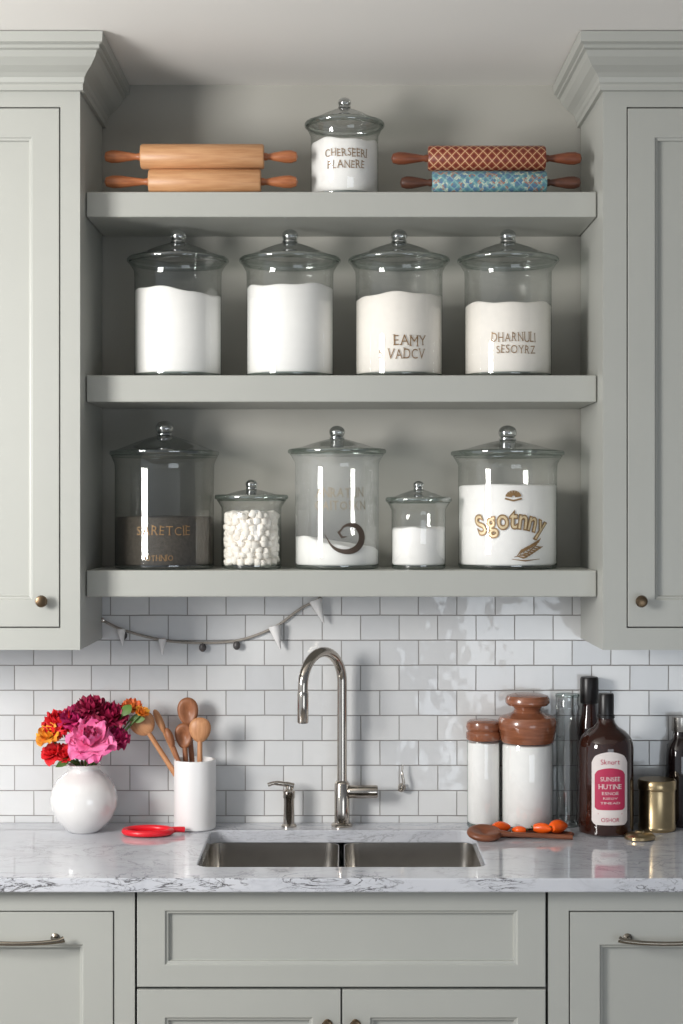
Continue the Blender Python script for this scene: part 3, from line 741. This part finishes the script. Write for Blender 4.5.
bm=bmesh.new(); addlathe(bm,[(0.0265,0.003),(0.028,0.009),(0.028,0.285),(0.030,0.29),(0.030,0.296),(0.028,0.30),(0.028,0.318)],40,mi=0)
addlathe(bm,[(0,0),(0.0265,0),(0.0283,0.005),(0.0283,0.009)],40,mi=1); addlathe(bm,[(0.028,0.318),(0.0295,0.322),(0.0285,0.326),(0.0,0.327)],40,mi=1)
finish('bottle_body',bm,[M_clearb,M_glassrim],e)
# back dark bottle
e=thing('dark_bottle',(0.614,-0.037,CT+0.0005),'slim black bottle with black cap behind the labelled bottle','bottle')
lathe('bottle_body',[(0,0),(0.025,0),(0.0275,0.004),(0.0275,0.225),(0.026,0.248),(0.02,0.272),(0.0175,0.30),(0,0.30)],M_brownglass,e,None,40)
lathe('cap',[(0,0.301),(0.0215,0.301),(0.0225,0.304),(0.0225,0.362),(0.0205,0.366),(0,0.367)],M_cap,e,None,32)
# brown bottle with label
by=-0.136; bx=PX(606,by); br=0.066
e=thing('brown_bottle',(bx,by,CT+0.0005),'dark brown glass bottle with magenta and white paper label','bottle')
lathe('bottle_body',[(0,0),(br-0.006,0),(br-0.001,0.004),(br,0.012),(br,0.208),(br-0.002,0.220),(0.058,0.234),(0.046,0.246),(0.030,0.256),(0.022,0.266),(0.0185,0.278),(0.0175,0.29),(0,0.29)],M_brownglass,e,None,56)
lathe('cap',[(0.0176,0.276),(0.021,0.277),(0.021,0.284),(0.019,0.286),(0.019,0.332),(0.017,0.336),(0,0.337)],M_cap,e,None,32)
bm=bmesh.new(); w=cylwrap(br+0.0006); patch(bm,0.092,0.158,0.108,w,n=28,notch=0.010,rise=0.016)
lab=finish('paper_label',bm,M_labelw,e,None,60,fixn=False)
bm=bmesh.new(); patch(bm,0.076,0.090,0.110,cylwrap(br+0.0010),n=28,notch=0.006,rise=0.010)
w=cylwrap(br+0.0012); text_mesh(bm,'Sknort',0.046,0.012,0,0.180,w,bold=0.0,jit=0.04)
stroke(bm,[(-0.030,0.056),(0.030,0.056)],0.002,w); text_mesh(bm,'OSHOR',0.044,0.010,0,0.042,w,bold=0.0,jit=0.03)
finish('label_print',bm,M_labelm,lab,None,60,fixn=False)
bm=bmesh.new(); w=cylwrap(br+0.0016)
for t,ww,hh,z in (('SUNSEE',0.048,0.010,0.139),('HUTINE',0.056,0.011,0.121),('ESNOE',0.040,0.007,0.105),('RSEOV',0.034,0.005,0.093),('TINEAD',0.048,0.005,0.082)): text_mesh(bm,t,ww,hh,0,z,w,bold=0.0,jit=0.03,serif=True)
finish('label_lettering',bm,M_labelw,lab,None,None,fixn=False)
# brass tin
e=thing('brass_canister',(PX(657,-0.10),-0.10,CT+0.0005),'short round brushed brass canister','canister')
lathe('body',[(0,0),(0.044,0),(0.046,0.003),(0.046,0.012),(0.0445,0.014),(0.0445,0.098),(0,0.098)],M_brass,e,None,48)
lathe('lid',[(0,0.0985),(0.046,0.0985),(0.047,0.101),(0.047,0.119),(0.044,0.123),(0.0,0.124)],M_brass,e,None,48)
# dark bottle at the edge
e=thing('dark_bottle',(0.838,-0.046,CT+0.0005),'dark round bottle with pale cap beyond the brass canister','bottle')
lathe('bottle_body',[(0,0),(0.034,0),(0.037,0.004),(0.037,0.17),(0.033,0.20),(0.02,0.215),(0.018,0.232),(0,0.232)],M_blackglass,e,None,40)
lathe('cap',[(0,0.233),(0.021,0.233),(0.022,0.236),(0.021,0.268),(0,0.270)],M_steel,e,None,32)
# brass lid
e=lathe('brass_jar_lid',[(0,0),(0.032,0),(0.036,0.002),(0.036,0.008),(0.032,0.012),(0.016,0.014),(0.012,0.016),(0.010,0.020),(0,0.021)],M_brass,None,(0.706,-0.218,CT+0.0005),40)
tag(e,'flat round brass lid lying on the worktop','lid')
# tray
bm=bmesh.new(); rings=[]
for s,z in ((0.9,0.0),(1.0,0.003),(1.0,0.007),(0.95,0.008),(0.90,0.004),(0.3,0.004)):
    rings.append([bm.verts.new((0.096*s*math.copysign(abs(math.cos(a))**0.7,math.cos(a)),0.028*s*math.copysign(abs(math.sin(a))**0.7,math.sin(a)),z)) for a in [2*math.pi*i/48 for i in range(48)]])
for A,B in zip(rings,rings[1:]):
    for i in range(48): bm.faces.new((A[i],A[(i+1)%48],B[(i+1)%48],B[i]))
bm.faces.new(rings[0]); bm.faces.new(rings[-1])
ty=-0.182
o=finish('woven_tray',bm,M_mat,None,(0.460,ty,CT+0.0005),50); tag(o,'long narrow woven brown tray in front of canisters','tray')
def pepper(x,y,L,r,ang,label):
    pts=[];rd=[]
    for i in range(9):
        t=i/8; pts.append((L*(t-0.5),0.12*L*math.sin(t*3),0.0)); rd.append(max(0.0012,r*math.sin(math.pi*(0.16+0.80*t))**0.7))
    e=thing('orange_pepper',(x,y,CT+0.0055+r),label,'pepper','orange peppers on the tray'); e.rotation_euler[2]=ang
    tube('flesh',pts,rd,M_orange,e,16); tube('stem',[(-L/2,0,0),(-L/2-0.006,-0.001,0.004)],[0.0018,0.0012],M_stem,e,8)
pepper(0.384,-0.180,0.046,0.0145,0.4,'glossy orange pepper by the spoon')
pepper(0.480,-0.184,0.046,0.0130,-0.5,'orange pepper lying against another')
pepper(0.522,-0.178,0.046,0.0165,0.5,'plump orange pepper at the tray end')
pepper(0.424,-0.184,0.032,0.010,2.8,'small orange pepper on the woven tray')
# wooden spoon lying
sy=-0.225; sp=Vector((0.338,sy,CT+0.016)); en=Vector((0.545,-0.236,CT+0.008)); d=en-sp; L=d.length
bm=bmesh.new(); b2=bmesh.new(); bmesh.ops.create_uvsphere(b2,u_segments=28,v_segments=16,radius=1); vm={}
for v in b2.verts:
    x,yy,z=v.co; Z=z*0.015
    if z>0:
        rr=min(1,math.hypot(x,yy)); Z=0.015*math.sqrt(max(0,1-rr*rr))-0.018*max(0,1-rr*1.2)
    vm[v]=bm.verts.new((x*0.042,yy*0.036,Z))
for f in b2.faces: bm.faces.new([vm[v] for v in f.verts])
b2.free(); addtube(bm,[(0.032,0,0.001),(0.06,0,0.0),(L,0,0)],[0.009,0.0055,0.006],12)
o=finish('wooden_spoon',bm,M_spoonl,None,tuple(sp),60); o.rotation_euler=(math.radians(16),-math.atan2(d.z,math.hypot(d.x,d.y)),math.atan2(d.y,d.x))
tag(o,'reddish wooden spoon lying on worktop at the sink corner','spoon')

# ---------------------------------------------------------------- bunting
gy=-0.016
pp=[(102,620),(123,630),(162,640),(202,643),(240,640),(275,627),(300,609),(320,599)]
W=[Vector((PX(a,gy),gy,PZ(b,gy))) for a,b in pp]
o0=W[0]; e=thing('pennant_bunting',tuple(o0),'thin cord with small white cone pennants draped across the tiles','bunting')
tube('cord',crom([tuple(v-o0) for v in W],8),0.0034,M_cord,e,10)
for a,b,sz,rot in ((122,630,0.75,0.1),(163,640,0.7,0),(275,627,1.1,0.25),(316,601,1.15,0.35)):
    s=sz; pos=Vector((PX(a,gy),gy-0.006,PZ(b,gy)))-o0
    o=lathe('pennant',[(0,0.004),(0.013*s,0.004),(0.014*s,0.0),(0.008*s,-0.024*s),(0.0015,-0.050*s),(0,-0.051*s)],M_pennant,e,tuple(pos),20); o.rotation_euler[1]=-rot
    o.location.y-=0.006
for a,b in ((123,633),(202,645),(236,643),(275,630)):
    lathe('bead',[(0,0.010),(0.006,0.008),(0.0095,0.001),(0.0085,-0.006),(0.004,-0.011),(0,-0.012)],M_bead,e,tuple(Vector((PX(a,gy)+0.002,gy-0.005,PZ(b+2,gy)))-o0),16)
for v in (W[0],W[-1]):
    lathe('pin',[(0,0.007),(0.004,0.007),(0.006,0.0),(0.006,-0.004),(0,-0.006)],M_nickel,e,tuple(v-o0),14,'Y')

# ---------------------------------------------------------------- light
def area(name,loc,tgt,sx,sy,power,col):
    l=bpy.data.lights.new(name,'AREA'); l.shape='RECTANGLE'; l.size=sx; l.size_y=sy; l.energy=power; l.color=col
    o=bpy.data.objects.new(name,l); COL.objects.link(o); o.location=loc
    o.rotation_euler=(Vector(tgt)-Vector(loc)).to_track_quat('-Z','Y').to_euler(); return o
area('window_daylight',(-2.2,-2.3,1.95),(0.1,0,1.75),0.7,0.9,78,(1.0,0.98,0.95))
area('room_fill',(1.2,-3.4,0.9),(0,-0.3,0.7),1.4,1.0,12,(0.84,0.92,1.0))
w=bpy.data.worlds.new('world'); bpy.context.scene.world=w; w.use_nodes=True
nt=w.node_tree; bg=nt.nodes['Background']; bg.inputs[1].default_value=0.46
# bright window side, dim far side of the room
tc=nt.nodes.new('ShaderNodeTexCoord'); sp=nt.nodes.new('ShaderNodeSeparateXYZ'); nt.links.new(tc.outputs['Generated'],sp.inputs[0])
mr=nt.nodes.new('ShaderNodeMapRange'); mr.inputs['From Min'].default_value=0.55; mr.inputs['From Max'].default_value=-0.75
mr.interpolation_type='SMOOTHSTEP'
nt.links.new(sp.outputs['X'],mr.inputs['Value'])
mx=nt.nodes.new('ShaderNodeMix'); mx.data_type='RGBA'; nt.links.new(mr.outputs[0],mx.inputs[0])
mx.inputs[6].default_value=(0.36,0.39,0.44,1); mx.inputs[7].default_value=(1.27,1.36,1.47,1)
nt.links.new(mx.outputs[2],bg.inputs[0])

cam=bpy.data.cameras.new('camera'); co=bpy.data.objects.new('camera',cam); COL.objects.link(co)
co.location=(0,-CAMD,CAMZ); co.rotation_euler=(math.radians(90),0,0)
cam.sensor_fit='VERTICAL'; cam.sensor_height=24; cam.lens=39.0; cam.clip_start=0.05
bpy.context.scene.camera=co
bpy.context.scene.view_settings.view_transform='Standard'
